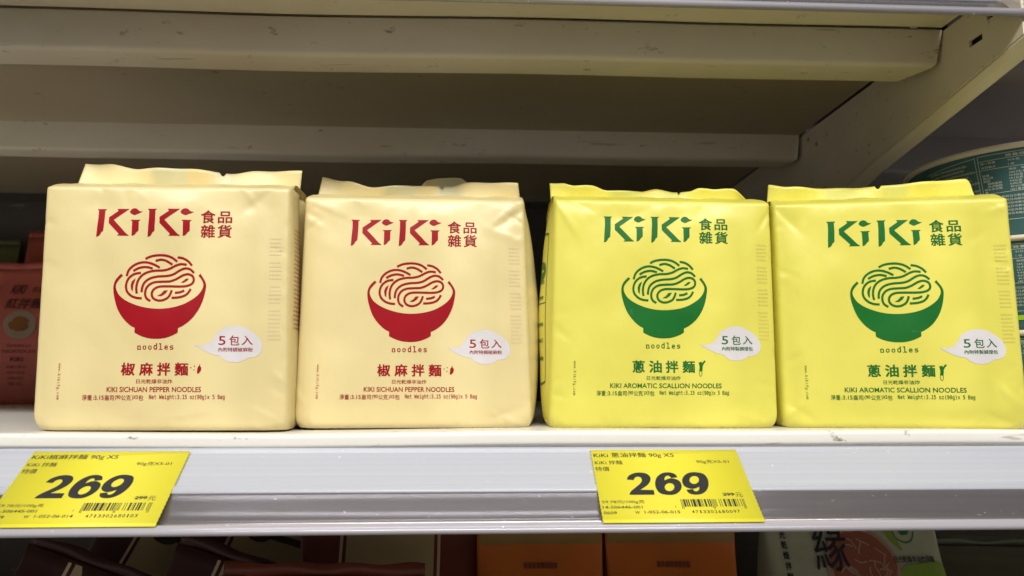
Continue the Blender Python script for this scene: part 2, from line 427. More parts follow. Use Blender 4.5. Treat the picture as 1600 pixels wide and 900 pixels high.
def art_bowl():
    p = Print()
    outer = catmull([(188, 240), (140, 290), (119, 340), (118, 400), (135, 480), (170, 575), (225, 655), (290, 715), (340, 742)], 4)+catmull([(340, 786), (400, 816), (470, 836), (548, 843), (630, 836), (700, 814), (754, 786)], 4)+catmull([(755, 745), (810, 717), (880, 660), (940, 575), (978, 485), (997, 400), (1001, 345), (985, 300), (942, 238)], 4)
    inner = catmull([(924, 256), (960, 300), (976, 345), (962, 392), (925, 442), (860, 490), (780, 530), (680, 556), (560, 566), (440, 556), (330, 527), (240, 487), (180, 442), (148, 392), (140, 350), (157, 310), (207, 256)], 4)
    p.poly(Z6(outer+inner))
    S = [[(412, 99), (470, 74), (550, 64), (620, 71), (672, 92), (714, 124)], [(508, 117), (560, 106), (612, 118), (668, 152)], [(718, 84), (770, 93), (820, 121), (856, 161)],
         [(243, 262), (262, 205), (310, 160), (370, 135), (430, 133), (490, 150), (548, 180)], [(303, 214), (350, 188), (400, 177), (440, 178), (483, 190)],
         [(376, 231), (312, 244), (262, 285), (240, 345), (250, 400), (288, 442), (340, 464), (396, 469)],
         [(346, 425), (339, 370), (350, 310), (380, 262), (430, 228), (500, 210), (580, 206), (640, 192), (700, 162), (750, 147), (806, 153)],
         [(391, 412), (397, 360), (420, 315), (470, 280), (540, 263), (620, 258), (680, 243), (740, 207), (790, 188), (840, 196), (880, 230)],
         [(478, 494), (442, 470), (426, 430), (432, 380), (462, 340), (510, 318), (580, 312), (650, 309), (710, 288), (770, 254), (822, 242), (866, 260), (880, 300), (860, 335), (808, 354), (740, 358), (650, 356), (560, 358), (510, 380), (488, 420), (500, 463), (540, 487), (590, 487), (640, 463), (664, 425), (674, 392)],
         [(708, 418), (760, 411), (796, 395)], [(678, 464), (740, 461), (800, 445), (836, 415), (856, 380)]]
    for s_ in S: p.stroke(Z6(s_), 3.6)
    p.poly(Z6([(327, 282), (325, 300), (310, 345), (306, 408), (290, 385), (284, 345), (296, 310)]))
    p.poly(Z6([(538, 447), (575, 425), (600, 395), (636, 393), (615, 425), (580, 448)]))
    p.poly(Z6([(757, 322), (785, 300), (805, 283), (832, 284), (815, 305), (785, 322)]))
    t = 'noodles'
    for i, ch in enumerate(t):
        x = 224.3+i*8.7; tall = ch in 'dl'
        p.text(ch, x, 543.8-(1.6 if tall else 0), 5.6, 9.6 if tall else 6.4, bold=.012, font=MONO)
        if ch in 'nl': p.rect(x-2.9, 546.2, x+2.9, 547.1)
        if ch in 'dl': p.rect(x-(2.6 if ch == 'l' else -.6), 537.3, x+(.8 if ch == 'l' else 2.4), 538.2)
    return p
def art_words(kind):
    p = Print()
    ch = '椒麻拌麵' if kind == 'r' else '蔥油拌麵'
    for c, x in zip(ch, (208.8, 237, 264.6, 292.6)): p.text(c, x, 576.5, 20, 19, bold=.032)
    if kind == 'r':
        for x, y in ((1070, 350), (1095, 339), (1092, 367)):
            X, Y = ZC([(x, y)])[0]; p.poly([(X+.95*math.cos(a*.785), Y+.95*math.sin(a*.785)) for a in range(8)])
        p.poly(ZC(catmull([(1116, 368), (1120, 345), (1128, 338), (1133, 322), (1137, 338), (1145, 350), (1142, 372), (1125, 392), (1115, 388)], 3, True)))
    else:
        p.stroke([(312, 569), (313.5, 576), (312.5, 584)], 5.2, k=3); p.stroke([(313, 578), (317, 571), (320.5, 567)], 2.8, k=3)
        p.stroke([(310.5, 584), (310.6, 590), (312.4, 592), (314.3, 590), (314.6, 584)], .8, k=3)
    p.text('日光乾燥非油炸', 250.5, 595, 56, 6.6, bold=.008)
    if kind == 'r': p.text('KIKI SICHUAN PEPPER NOODLES', 250.5, 607.3, 147, 7.8, bold=.012)
    else: p.text('KIKI AROMATIC SCALLION NOODLES', 254.5, 607.3, 190*.985, 7.8, bold=.012)
    x0 = 138.6
    for t, a, b, h in (('淨重', 138.5, 153.6, 8.2), (':3.15', 155.3, 172.4, 6.6), ('盎司', 173.6, 188.6, 8.0), ('(90', 190.6, 199.6, 7.6), ('公克', 200.6, 215.8, 8.0), (')X5', 217.2, 226.8, 7.6), ('包', 227.6, 235, 8.0)):
        p.text(t, (a+b)/2, 619.6, b-a, h, bold=.012)
    p.text('Net Weight:3.15 oz(90g)x 5 Bag', 0, 619.2, 117, 8.4, bold=.010, x0=243.5, font=MONO)
    for i, c in enumerate('www.kikifg.com'):
        hh = 4.6 if c in 'kf' else (4.3 if c == 'g' else (4.2 if c == 'i' else (.9 if c == '.' else 3.1)))
        p.text(c, 101.5+(.7 if c in 'kfi' else (-.7 if c == 'g' else (-1.1 if c == '.' else 0))), 569.5+i*3.95, {'.': .9, 'i': 1.9, 'm': 3.1, 'w': 3.1}.get(c, 2.5), hh, rot=90, font=MONO)
    return p
def art_cloud():
    p = Print()
    p.poly(ZC(catmull([(1093, 185), (1150, 191), (1200, 172), (1230, 138), (1262, 92), (1320, 60), (1390, 48), (1455, 60), (1505, 88), (1548, 118), (1580, 165), (1586, 212), (1565, 255), (1520, 276), (1485, 280), (1450, 300), (1400, 312), (1340, 306), (1300, 285), (1278, 266), (1230, 256), (1180, 237), (1130, 210)], 4, True)))
    return p
def art_cloudtext(kind):
    p = Print()
    p.text('5', 355.2, 533, 11, 13.4, bold=.002); p.text('包', 374.5, 532.8, 15.5, 14.8, bold=.012); p.text('入', 394.3, 532.8, 16.5, 13.6, bold=.012)
    p.text('內附特調椒麻粉' if kind == 'r' else '內附特製調理包', 376.5, 546.8, 53, 6.4, bold=.012)
    return p
ART = {}
for k_ in 'rg':
    ART['logo'+k_] = art_logo().cut(6.5).data() if k_ == 'r' else ART['logor']
    ART['bowl'+k_] = art_bowl().cut(6.5).data() if k_ == 'r' else ART['bowlr']
    ART['words'+k_] = art_words(k_).cut(9).data(); ART['ctext'+k_] = art_cloudtext(k_).cut(9).data()
ART['cloud'] = art_cloud().cut(6.5).data()

# ------------------------------------------------------------------ noodle packs
def ss(a, b, x):
    t = max(0, min(1, (x-a)/(b-a))); return t*t*(3-2*t)
class Pack:
    def __init__(s, seed, tl, tr, bl, br, depth, bulge, creases, buL, buR):
        s.seed = seed; s.depth = depth; s.bulge = bulge; s.cr = list(creases)
        rn = random.Random(seed*13)
        for i in range(26):
            side = rn.choice('LRTBBR'); t = rn.uniform(.04, .96); d = rn.uniform(.02, .10); e = rn.uniform(-.06, .06)
            a, b = {'L': ((0, t), (d, t+e)), 'R': ((1, t), (1-d, t+e)), 'T': ((t, 0), (t+e, d)), 'B': ((t, 1), (t+e, 1-d))}[side]
            s.cr.append((a, b, rn.choice((-1, 1))*rn.uniform(.0005, .0012), rn.uniform(.008, .018)))
        s.o = None; s.buL = buL; s.buR = buR
        s.o = Vector(((bl[0]+br[0])/2, (bl[1]+br[1])/2, 0))
        s.TL, s.TR, s.BL, s.BR = [Vector(p)-s.o for p in (tl, tr, bl, br)]
        d = (s.BR-s.BL); d.z = 0; d.normalize(); s.nb = Vector((-d.y, d.x, 0)); s.dx = d
    def flat(s, u, v):
        k = .016*max(0, (v-.945)/.055)**2*(1-2*u)   # bottom corners draw in a little
        u = u+k
        return s.quad(u, v)
    def quad(s, u, v): return (s.TL*(1-u)+s.TR*u)*(1-v)+(s.BL*(1-u)+s.BR*u)*v
    def disp(s, u, v):
        """how far the front stands out towards the viewer"""
        e = .016
        h = s.bulge*(1-(2*u-1)**4)*(1-(1.9*v-.95)**6)
        P = Vector((u*2.2, v*1.6, s.seed*7.7)); n = noise.noise(P)*.0026+noise.noise(P*2.6)*.0016+noise.noise(P*5.5)*.0004+noise.noise(Vector((u*7, v*2.2, s.seed*3.1)))*.0005
        P3 = Vector((u*9, v*9, s.seed*1.3)); n += abs(noise.noise(P3))*-.0006*max(ss(.72, 1, v), ss(.25, 0, v), ss(.85, 1, u), ss(.15, 0, u))
        h += n*ss(0, .1, u)*ss(0, .1, 1-u)*ss(0, .1, v)*ss(0, .1, 1-v)
        for (a, b, amp, wd) in s.cr:
            a, b = Vector(a), Vector(b); q = Vector((u, v)); ab = b-a; t = max(0, min(1, (q-a).dot(ab)/ab.length_squared)); dd = (q-(a+ab*t)).length
            side = (q-a).x*ab.y-(q-a).y*ab.x
            f = math.exp(-(dd/wd)**2)*math.sin(math.pi*(.12+.76*t))
            h += amp*.8*f*(.62+.38*math.tanh(side/ab.length/.006))
        # rounded fold at the edges
        for d_, r in ((u*.166, .0034), ((1-u)*.166, .0034), (v*.167, .0032), ((1-v)*.167, .0050)):
            if d_ < r: h -= r-math.sqrt(max(0, r*r-(r-d_)**2))
        # tucked bottom corners
        for cu_ in (u, 1-u):
            q_ = math.hypot(cu_*1.0, (1-v)*1.1)
            if q_ < .075: h -= .0045*(1-q_/.075)**1.5
        return h
    def front(s, u, v, off=0): return s.flat(u, v)-s.nb*(s.disp(u, v)+off)
    def side(s, right, q, v, off=0):
        """q 0 front .. 1 back"""
        u = 1 if right else 0; sg = 1 if right else -1
        base = s.front(u, v); bu = s.buR if right else s.buL
        w_ = bu*(max(0, math.sin(math.pi*v))**.6)*math.sin(math.pi*min(1, q*1.35+.02)) if bu else 0
        w_ += -.0045*math.exp(-((q-.5)/.10)**2)*(1-.55*v)
        w_ += noise.noise(Vector((q*3, v*5, s.seed+9*u)))*.0012*math.sin(math.pi*q)
        return base+s.nb*(q*s.depth+(s.disp(u, v)*q))+s.dx*sg*(w_+off)
    def build(s, film, finm, fin):
        root = empty('noodle_pack', s.o); NU, NS, NV, NT, NB = 84, 16, 84, 12, 8
        us = [.5-.5*math.cos(math.pi*i/NU) for i in range(NU+1)]; us = [.55*a+.45*i/NU for i, a in enumerate(us)]
        vs = [.5-.5*math.cos(math.pi*i/NV) for i in range(NV+1)]; vs = [.55*a+.45*i/NV for i, a in enumerate(vs)]
        bm = bmesh.new()
        def ring(v):
            R = [s.front(u, v) for u in us]
            R += [s.side(True, (j)/NS, v) for j in range(1, NS)]
            bk = lambda u: s.flat(u, v)+s.nb*(s.depth+.004*math.sin(math.pi*u)+noise.noise(Vector((u*3, v*3, s.seed+5)))*.002)
            R += [bk(u) for u in reversed(us)]
            R += [s.side(False, 1-j/NS, v) for j in range(1, NS)]
            return R
        N = 2*(NU+1)+2*(NS-1)
        def linept(i, z, wid, q=.5):
            # where ring point i lands when the ring is squeezed to the seal line
            if i <= NU: u = us[i]; back = 0
            elif i < NU+NS: u = 1; back = (i-NU)/NS
            elif i <= 2*NU+NS: u = us[NU-(i-NU-NS)]; back = 1
            else: u = 0; back = 0
            p = s.flat(u, 0); c = s.flat(.5, 0); p = c+(p-c)*wid
            p = p+s.nb*(s.depth*q+fin['yw'](u)); p.z = s.flat(u, 0).z+z; return p, u, back
        rings = []
        R0 = ring(0)
        for k in range(NT-1, 0, -1):
            t = (k/NT); row = []
            for i in range(N):
                lp, u, back = linept(i, fin['base'](u=0) if False else .0075, fin['w']); a = R0[i]
                p = a.lerp(lp, t); p.z = a.z+(lp.z-a.z)*(t**.8)+.0020*math.sin(math.pi*t)*(1+.6*noise.noise(Vector((i*.12, t*2, s.seed))))
                if NU < i < NU+NS or i > 2*NU+NS+1:
                    sg = 1 if i < 2*NU else -1; qq = ((i-NU)/NS) if i < 2*NU else (1-(i-2*NU-NS-1)/NS)
                    p -= s.dx*sg*.010*math.sin(math.pi*max(0, min(1, qq)))*math.sin(math.pi*min(1, t*1.1))
                row.append(p)
            rings.append(row)
        for v in vs: rings.append(ring(v))
        RL = rings[-1]; cb = sum(RL, Vector())/N; 
        for k in range(1, NB):
            t = k/NB; rings.append([Vector((a.x+(cb.x-a.x)*t, a.y+(cb.y-a.y)*t, max(.0006, a.z*(1-t)))) for a in RL])
        V = [[bm.verts.new(p) for p in r_] for r_ in rings]
        for A, B in zip(V, V[1:]):
            for i in range(N): bm.faces.new((A[i], B[i], B[(i+1) % N], A[(i+1) % N]))
        tl = [bm.verts.new(linept(i, .0075, fin['w'])[0]) for i in range(NU+1)]
        T = V[0]
        for i in range(NU): bm.faces.new((tl[i], T[i], T[i+1], tl[i+1]))
        for i in range(NU, NU+NS): bm.faces.new((tl[NU], T[i], T[i+1]))
        b0 = NU+NS
        for j in range(NU): bm.faces.new((tl[NU-j], T[b0+j], T[b0+j+1], tl[NU-j-1]))
        for i in range(b0+NU, N): bm.faces.new((tl[0], T[i], T[(i+1) % N]))
        bc = bm.verts.new((cb.x, cb.y, .0006)); 
        for i in range(N): bm.faces.new((V[-1][(i+1) % N], V[-1][i], bc))
        body = obj('bag', bm, film, root, True)
        # crimped seal standing on top
        bm = bmesh.new(); NX, NZ = 110, 6; rows = []
        for j in range(NZ+1):
            row = []
            for i in range(NX+1):
                u = i/NX; t = j/NZ; h = fin['h'](u)
                for nu_ in fin['notch']:
                    if abs(u-nu_) < .006: h -= .0022
                p = s.flat(u, 0); c = s.flat(.5, 0); wid = fin['w']; p = c+(p-c)*wid
                p += s.dx*((fin['slL'] if u < .5 else fin['slR'])*t*abs(u-.5)*2*(1 if u > .5 else 1))
                p += s.nb*(s.depth*.5+fin['yw'](u)+t*(.004*math.sin(u*9+s.seed)+.0012*math.sin(u*31)-.001))
                p.z = s.flat(u, 0).z+.0065+(h-.0065)*t; row.append(bm.verts.new(p))
            rows.append(row)
        for A, B in zip(rows, rows[1:]):
            for i in range(NX): bm.faces.new((A[i], A[i+1], B[i+1], B[i]))
        f = obj('top_seal', bm, finm, root, True); sm = f.modifiers.new('thickness', 'SOLIDIFY'); sm.thickness = .0006; sm.offset = 0
        return root
def interp(pts):
    def f(u):
        for (a, x), (b, y) in zip(pts, pts[1:]):
            if u <= b: t = max(0, (u-a)/(b-a)); t = t*t*(3-2*t); return x+(y-x)*t
        return pts[-1][1]
    return f
def dress(P, root, kind, uc, k, v0, kv):
    """printing on the front; uc,k: centre and scale across, v0,kv: top and scale down"""
    ink = M['red_ink'] if kind == 'r' else M['green_ink']
    def at(off): return lambda x, y: P.front(uc+(x-253)*k, v0+(y-328)*kv, off)
    place_print('brand_lettering', ART['logo'+kind], at(.00022), ink, root)
    place_print('noodle_bowl_picture', ART['bowl'+kind], at(.00022), ink, root)
    place_print('product_lettering', ART['words'+kind], at(.00022), ink, root)
    cl = place_print('speech_cloud', ART['cloud'], at(.00020), M['cloud'], root)
    place_print('cloud_lettering', ART['ctext'+kind], at(.00042), ink, cl)
    # faint lines of the back print showing through near the right edge
    g = Print(); rnd = random.Random(P.seed)
    for r_ in range(26):
        y = 372+r_*6.3
        if r_ in (5, 11, 17): continue
        xe = 253+(.968-uc)/k; x = xe-19
        while x < xe-1:
            w_ = rnd.uniform(1.5, 5); g.rect(x, y, min(xe, x+w_), y+2.6); x += w_+1.2
    place_print('faint_side_print', g.data(), at(.0002), M['ghost_cream' if kind == 'r' else 'ghost_yellow'], root)

flat0 = lambda u: 0
P1 = Pack(1, (-.3000, .510, .1683), (-.1318, .510, .1693), (-.2965, .510, 0), (-.1275, .510, 0), .070, .0035,
          [((.93, .0), (.80, .10), -.0014, .035), ((0, .16), (.05, .17), -.0012, .02), ((0, .33), (.06, .345), -.001, .02), ((1, .97), (.86, .90), .0012, .03), ((.45, .97), (.7, .93), .0008, .03)], 0, .001)
r1 = P1.build(M['cream'], M['cream_fin'], dict(w=.975, h=interp([(0, .0262), (.10, .0262), (.27, .0215), (.5, .0215), (.68, .0195), (.8, .0218), (1, .0208)]), yw=flat0, base=flat0, slL=.004, slR=.002, notch=[.64]))
tag(r1, 'leftmost pale cream noodle pack with red bowl print, tallest and beside the dark gap', 'noodle pack', 'cream noodle packs')
dress(P1, r1, 'r', .483, .369/146, .102, .767/292)
P2 = Pack(2, (-.1265, .529, .1675), (.0345, .529, .1672), (-.1285, .529, 0), (.0405, .529, 0), .072, .0042,
          [((1, .03), (.86, .12), -.0026, .03), ((.97, .0), (.84, .12), .0016, .035), ((1, .19), (.84, .13), .0012, .03), ((1, .99), (.84, .93), .0018, .03), ((.96, .90), (.8, .96), -.0014, .025), ((.02, .03), (.2, .10), .0012, .04)], .002, .0098)
r2 = P2.build(M['cream'], M['cream_fin'], dict(w=.985, h=interp([(0, .0250), (.12, .0215), (.27, .0165), (.45, .0190), (.65, .0192), (.75, .0215), (1, .0200)]), yw=lambda u: .003*math.sin(u*5), base=flat0, slL=.003, slR=-.002, notch=[.615]))
tag(r2, 'second cream noodle pack from the left with red bowl print, its printed right side bulging', 'noodle pack', 'cream noodle packs')
dress(P2, r2, 'r', .487, .379/146, .105, .763/292)
P3 = Pack(3, (.0560, .523, .1670), (.2171, .521, .1660), (.0515, .523, 0), (.2165, .521, 0), .070, .0038,
          [((.0, .02), (.10, .17), .0016, .03), ((.03, .0), (.16, .06), -.0014, .03), ((1, .02), (.93, .12), -.0018, .025), ((.98, .97), (.82, .93), .0014, .025), ((.86, .86), (.76, .82), .0007, .03), ((.3, .10), (.45, .05), -.0006, .04)], .0074, .002)
r3 = P3.build(M['yellow'], M['yellow_fin'], dict(w=.99, h=interp([(0, .0205), (.06, .0205), (.12, .0178), (.2, .0182), (.28, .0148), (.45, .0158), (.52, .0178), (.62, .0155), (.70, .0160), (.74, .0180), (.82, .0170), (.88, .0178), (.91, .0176), (1, .0080)]), yw=flat0, base=flat0, slL=-.001, slR=-.004, notch=[.645]))
tag(r3, 'yellow noodle pack with green bowl print standing next to the cream packs', 'noodle pack', 'yellow noodle packs')
dress(P3, r3, 'g', .497, .379/146, .081, .769/292)
P4 = Pack(4, (.2205, .525, .1657), (.3835, .499, .1668), (.2215, .525, 0), (.3860, .499, 0), .070, .0034,
          [((.0, .02), (.10, .14), -.0016, .03), ((.0, .97), (.10, .90), .0018, .03), ((.02, .9), (.12, .97), -.0014, .022), ((1, .92), (.88, .80), .0022, .04), ((.99, .99), (.84, .93), -.0015, .03), ((1, .03), (.9, .06), .0012, .03), ((.8, .22), (.9, .16), -.0006, .04)], .003, .001)
r4 = P4.build(M['yellow'], M['yellow_fin'], dict(w=.955, h=interp([(0, .0225), (.10, .0200), (.25, .0190), (.55, .0195), (.75, .0205), (.96, .0225), (.975, .021), (1, .010)]), yw=flat0, base=flat0, slL=.001, slR=-.002, notch=[.54]))
tag(r4, 'rightmost yellow noodle pack with green bowl print, turned slightly, in front of the teal bowls', 'noodle pack', 'yellow noodle packs')
dress(P4, r4, 'g', .495, .3816/146, .094, .772/292)
# torn back flap behind the seal of the second pack
bm = bmesh.new()
pts = [(-.030, 0, .0), (-.026, 0, .004), (-.018, .001, .0060), (-.004, .002, .0072), (.002, .002, .0068), (.007, .001, .0030), (.012, 0, 0)]
vs_ = [bm.verts.new((.0285+x, .049+y, .190+z)) for x, y, z in pts]+[bm.verts.new((.0285+.012, .046, .172)), bm.verts.new((.0285-.030, .046, .172))]
bm.faces.new(vs_); fl = obj('seal_flap', bm, M['cream_fin'], r2); sm = fl.modifiers.new('thickness', 'SOLIDIFY'); sm.thickness = .0006
# side printing: pack 2 right side, pack 3 left side, pack 1 right side
def side_print(P, root, right, kind):
    p = Print()
    if kind == 'box':
        for s_ in ([(.30, .17), (.30, .84)], [(.92, .17), (.92, .84)]): p.stroke(s_, .012, smooth=False)
        for y in (.17, .30, .84): p.stroke([(.30, y), (.92, y)], .004, smooth=False)
        for i, t in enumerate('椒麻拌麵營養標示淨重公克內容物日期'):
            p.text(t, .42 if i % 2 else .58, .20+i*.036, .14, .026, bold=.02)
    elif kind == 'lines':
        for i in range(24): p.text('內附特調椒麻粉日光乾燥', .30, .17+i*.018, .42, .010)
    else:
        q = catmull([(.10, .19), (.14, .145), (.5, .14), (.9, .145), (.93, .3), (.93, .6), (.9, .80), (.5, .815), (.14, .805), (.10, .76), (.10, .5)], 5, True)
        p.stroke(q, .010, closed=True, smooth=False); p.stroke([(.10, .455), (.93, .46)], .004, smooth=False)
        for y in (.31,):
            p.stroke([(.25+.11*math.cos(a), y+.026*math.sin(a)) for a in [k*.785 for k in range(8)]], .035, closed=True)
        for y, t in ((.36, '回收'), (.43, '椒'), (.55, '拌麵'), (.62, '油'), (.70, '麵')): p.text(t, .25, y, .20, .018, bold=.02)
    p = p.cut(.05)
    place_print('side_print', p.data(), lambda x, y: P.side(right, x, y, .00025), M['side_red' if kind != 'green' else 'side_green'], root, Vector((1 if right else -1, 0, 0)))
side_print(P2, r2, True, 'box'); side_print(P3, r3, False, 'green'); side_print(P1, r1, True, 'lines')

# ------------------------------------------------------------------ price tags
def ean(d):
    Lc = ['0001101', '0011001', '0010011', '0111101', '0100011', '0110001', '0101111', '0111011', '0110111', '0001011']
    Gc = [''.join('1' if c == '0' else '0' for c in x)[::-1] for x in Lc]; Rc = [''.join('1' if c == '0' else '0' for c in x) for x in Lc]
    par = ['LLLLLL', 'LLGLGG', 'LLGGLG', 'LLGGGL', 'LGLLGG', 'LGGLLG', 'LGGGLL', 'LGLGLG', 'LGLGGL', 'LGGLGL'][int(d[0])]
    b = '101'
    for c, q in zip(d[1:7], par): b += (Lc if q == 'L' else Gc)[int(c)]
    b += '01010'
    for c in d[7:]: b += Rc[int(c)]
    return b+'101'
TW, TH = .0972, .0600
def price_tag(x0, name_text, code, num, w_code, label):
    # the tag lies on the slanted channel, its top edge at y .4885
    root = empty('price_tag', (0, 0, 0))
    a = math.atan2(.0382, .0472); ux = Vector((1, 0, 0)); dn = Vector((0, -math.cos(a), -math.sin(a))); nn = Vector((0, -math.sin(a), math.cos(a)))
    org = Vector((x0, .4882, -.01120)); root.location = org
    fn = lambda off: (lambda X, Y: ux*X+dn*Y+nn*off)
    p = Print(); n = 40; L = [(.0006*((i % 2)-.5)*.7, TH*i/n) for i in range(n+1)]; R_ = [(TW+.0006*((i % 2)-.5)*.7, TH*i/n) for i in range(n+1)]
    p.poly(L+R_[::-1]); V, F_ = p.data()
    o = place_print('paper', (V, F_), fn(0), M['tag'], root, nn); sm = o.modifiers.new('thickness', 'SOLIDIFY'); sm.thickness = .00025; sm.offset = -1
    def cv(x, y):
        t = (y-70)/610; xl = 15+130*t; xr = 1215+260*t; return (x-xl)/(xr-xl)*TW, t*.49/(.442+t*.048)*TH
    q = Print()
    def T(t, xa, xb, y, h, bold=.01, font=None):
        A = cv(xa, y); B = cv(xb, y); u0 = cv(xa, y-h/2)[1]; u1 = cv(xa, y+h/2)[1]
        q.text(t, (A[0]+B[0])/2, A[1], B[0]-A[0], u1-u0, bold=bold)
    T(name_text, 42, 700, 117, 46, .012); T('KiKi 拌麵', 55, 280, 176, 34); T('90g克X5-01', 890, 1160, 173, 34); T('特價', 62, 176, 230, 38, .002)
    cvs = lambda L: [cv(*q_) for q_ in L]
    q.poly(cvs(catmull([(322, 320), (335, 290), (375, 268), (425, 261), (480, 270), (513, 298), (516, 330), (498, 362), (465, 388), (438, 405)], 4)+[(438, 406), (546, 408), (556, 448), (350, 448)]+catmull([(351, 434), (368, 410), (402, 382), (432, 355), (446, 328), (436, 303), (410, 296), (388, 305), (379, 325)], 4)))
    six = catmull([(739, 303), (715, 274), (665, 261), (610, 268), (570, 300), (556, 345), (566, 395), (600, 435), (662, 450), (725, 445), (765, 415), (776, 375), (757, 335), (710, 313), (668, 313), (634, 328)], 4)+catmull([(632, 308), (645, 292), (664, 290), (680, 300), (684, 309)], 3)
    hole = [(676+40*math.cos(a_*.4488), 385+34*math.sin(a_*.4488)) for a_ in range(14)]
    rot9 = lambda L: [(1554-x_, 711-y_) for x_, y_ in L]
    q.poly_hole(cvs(six), [cvs(hole)]); q.poly_hole(cvs(rot9(six)), [cvs(rot9(hole))])
    T('299', 1118, 1212, 448, 27, .03); T('元', 1222, 1282, 452, 36, .0)
    A = cv(1112, 449); B = cv(1218, 449); q.rect(A[0], A[1]-.00012, B[0], B[1]+.00012)
    T('59.78元/100g克', 127, 475, 507, 32); T(num, 135, 460, 550, 24); T('/', 728, 737, 548, 24); T('0609', 145, 252, 597, 24); T('W', 400, 440, 595, 24)
    T(w_code, 478, 770, 592, 24); 
    A = cv(862, 592); B = cv(1268, 592)
    for i, c in enumerate(code): q.text(c, A[0]+(B[0]-A[0])*(i+.5)/13, A[1], .0008 if c == '1' else .00165, .0023, bold=.008)
    bars = ean(code); A = cv(765, 487); B = cv(1290, 487); mw = (B[0]-A[0])/95; y0 = A[1]; y1 = cv(765, 550)[1]; y2 = cv(765, 568)[1]
    i = 0
    while i < 95:
        if bars[i] == '1':
            j = i
            while j < 95 and bars[j] == '1': j += 1
            g_ = i < 3 or i > 91 or 45 <= i < 50
            q.rect(A[0]+i*mw, y0, A[0]+(j-.12)*mw, y2 if g_ else y1); i = j
        else: i += 1
    place_print('tag_lettering', q.data(), fn(.00006), M['tag_ink'], root, nn)
    tag(root, label, 'price tag', 'yellow price tags in the rail')
price_tag(-.2805, 'KiKi椒麻拌麵 90g X5', '4713302680103', '14-506445-001', '1-052-06-014', 'yellow price tag 269 at the left, slanting, under the leftmost cream pack')
price_tag(.0754, 'KiKi 蔥油拌麵 90g X5', '4713302680097', '14-506446-001', '1-052-06-015', 'yellow price tag 269 under the yellow pack right of the middle')

# ------------------------------------------------------------------ teal noodle bowls
M['teal'] = print_mat('teal_card', (.055, .145, .15, 1)); M['rim'] = plain('cream_card_rim', (.72, .64, .50, 1), .5)
M['teal_ink'] = plain('pale_ink', (.62, .66, .56, 1), .5); M['lime'] = plain('lime_band', (.32, .55, .02, 1), .5)
def lathe(bm, prof, n=72):
    rows = [[bm.verts.new((r*math.cos(2*math.pi*i/n), r*math.sin(2*math.pi*i/n), z)) for i in range(n)] for r, z in prof]
    for A, B in zip(rows, rows[1:]):
        for i in range(n): bm.faces.new((A[i], A[(i+1) % n], B[(i+1) % n], B[i]))
    return rows
RB, ZB, HB = .0885, .0735, .0735
def paper_bowl(z, label, lime=False):
    r = empty('noodle_bowl', (.475, .605, z)); tag(r, label, 'paper bowl', 'stacked teal bowls')
    bm = bmesh.new(); R_ = lathe(bm, [(.062, .0005), (.0655, .0), (.068, .003), (.0850, HB-.0045), (.0850, HB-.002)]); bm.faces.new(R_[0]); bm.faces.new(R_[-1]); obj('cup', bm, M['teal'], r, True)
    bm = bmesh.new(); R_ = lathe(bm, [(.0852, HB-.0048), (RB, HB-.0044), (RB+.0009, HB-.0026), (RB, HB-.0008), (.0865, HB-.0004), (.080, HB-.0004)]); bm.faces.new(R_[-1]); bm.faces.new(R_[0]); obj('rim', bm, M['rim'], r, True)
    if lime: bm = bmesh.new(); lathe(bm, [(.0700, .0080), (.0709, .0118)]); obj('lime_band', bm, M['lime'], r, True)
    p = Print()    # x: degrees round the bowl, y: mm below the rim
    for x in (-57.5, -56.0): p.stroke([(x, 6.5), (x, 58)], .25, smooth=False)
    p.stroke([(-56, 6.5), (20, 6.5)], .35, smooth=False); p.stroke([(-88, 10), (-57.5, 7)], .35, smooth=False)
    for y in (10.5, 17.5, 36.5, 58): p.stroke([(-56, y), (20, y)], .3, smooth=False)
    rows_ = [('每一份量', '91公克', 12.4), ('本包裝含', '1 份', 15.6), ('', '每份    每', 19.4), ('熱量', '344.7大卡', 22.0), ('蛋白質', '10.4公克', 24.2), ('脂肪', '13.1公克', 26.4), ('  飽和脂肪', '9.9公克', 28.6), ('  反式脂肪', '0.0公克', 30.8), ('碳水化合物', '49.3公克', 33.0), ('鈉', '1821毫克', 35.2)]
    p.text('營養標示', -37, 8.6, 12, 2.1, bold=.01)
    for a, b, y in rows_:
        if a.strip(): p.text(a.strip(), 0, y, None, 1.7, x0=-55 + (2 if a[0] == ' ' else 0), bold=.008)
        p.text(b, 0, y, None, 1.7, x0=-42, bold=.008)
    for i in range(6): p.text('內容物小麥粉日光乾燥公克淨重食用油', 0, 40+i*2.7, 34, 1.8, x0=-55)
    for i in range(9): p.text('品名拌麵成分麵粉鹽植物油調味粉香料', 0, 11.5+i*3.0, 24+3*math.sin(i*4), 1.9, x0=-86+i*.5)
    p = p.cut(4.0)
    def fn(x, y):
        zz = HB-.0005-y*.001; rr = .068+(.085-.068)*(zz-.003)/(HB-.0075)+.00025; a = rad(x); return Vector((rr*math.sin(a), -rr*math.cos(a), zz))
    place_print('bowl_lettering', p.data(), fn, M['teal_ink'], r)
    return r
paper_bowl(2*ZB+.0006, 'teal paper noodle bowl with cream rim, topmost of the stack at the right edge')
paper_bowl(1*ZB+.0003, 'teal paper noodle bowl directly beneath the topmost one, mostly hidden by the yellow pack', True)
paper_bowl(0, 'teal paper noodle bowl at the foot of the stack behind the rightmost yellow pack')

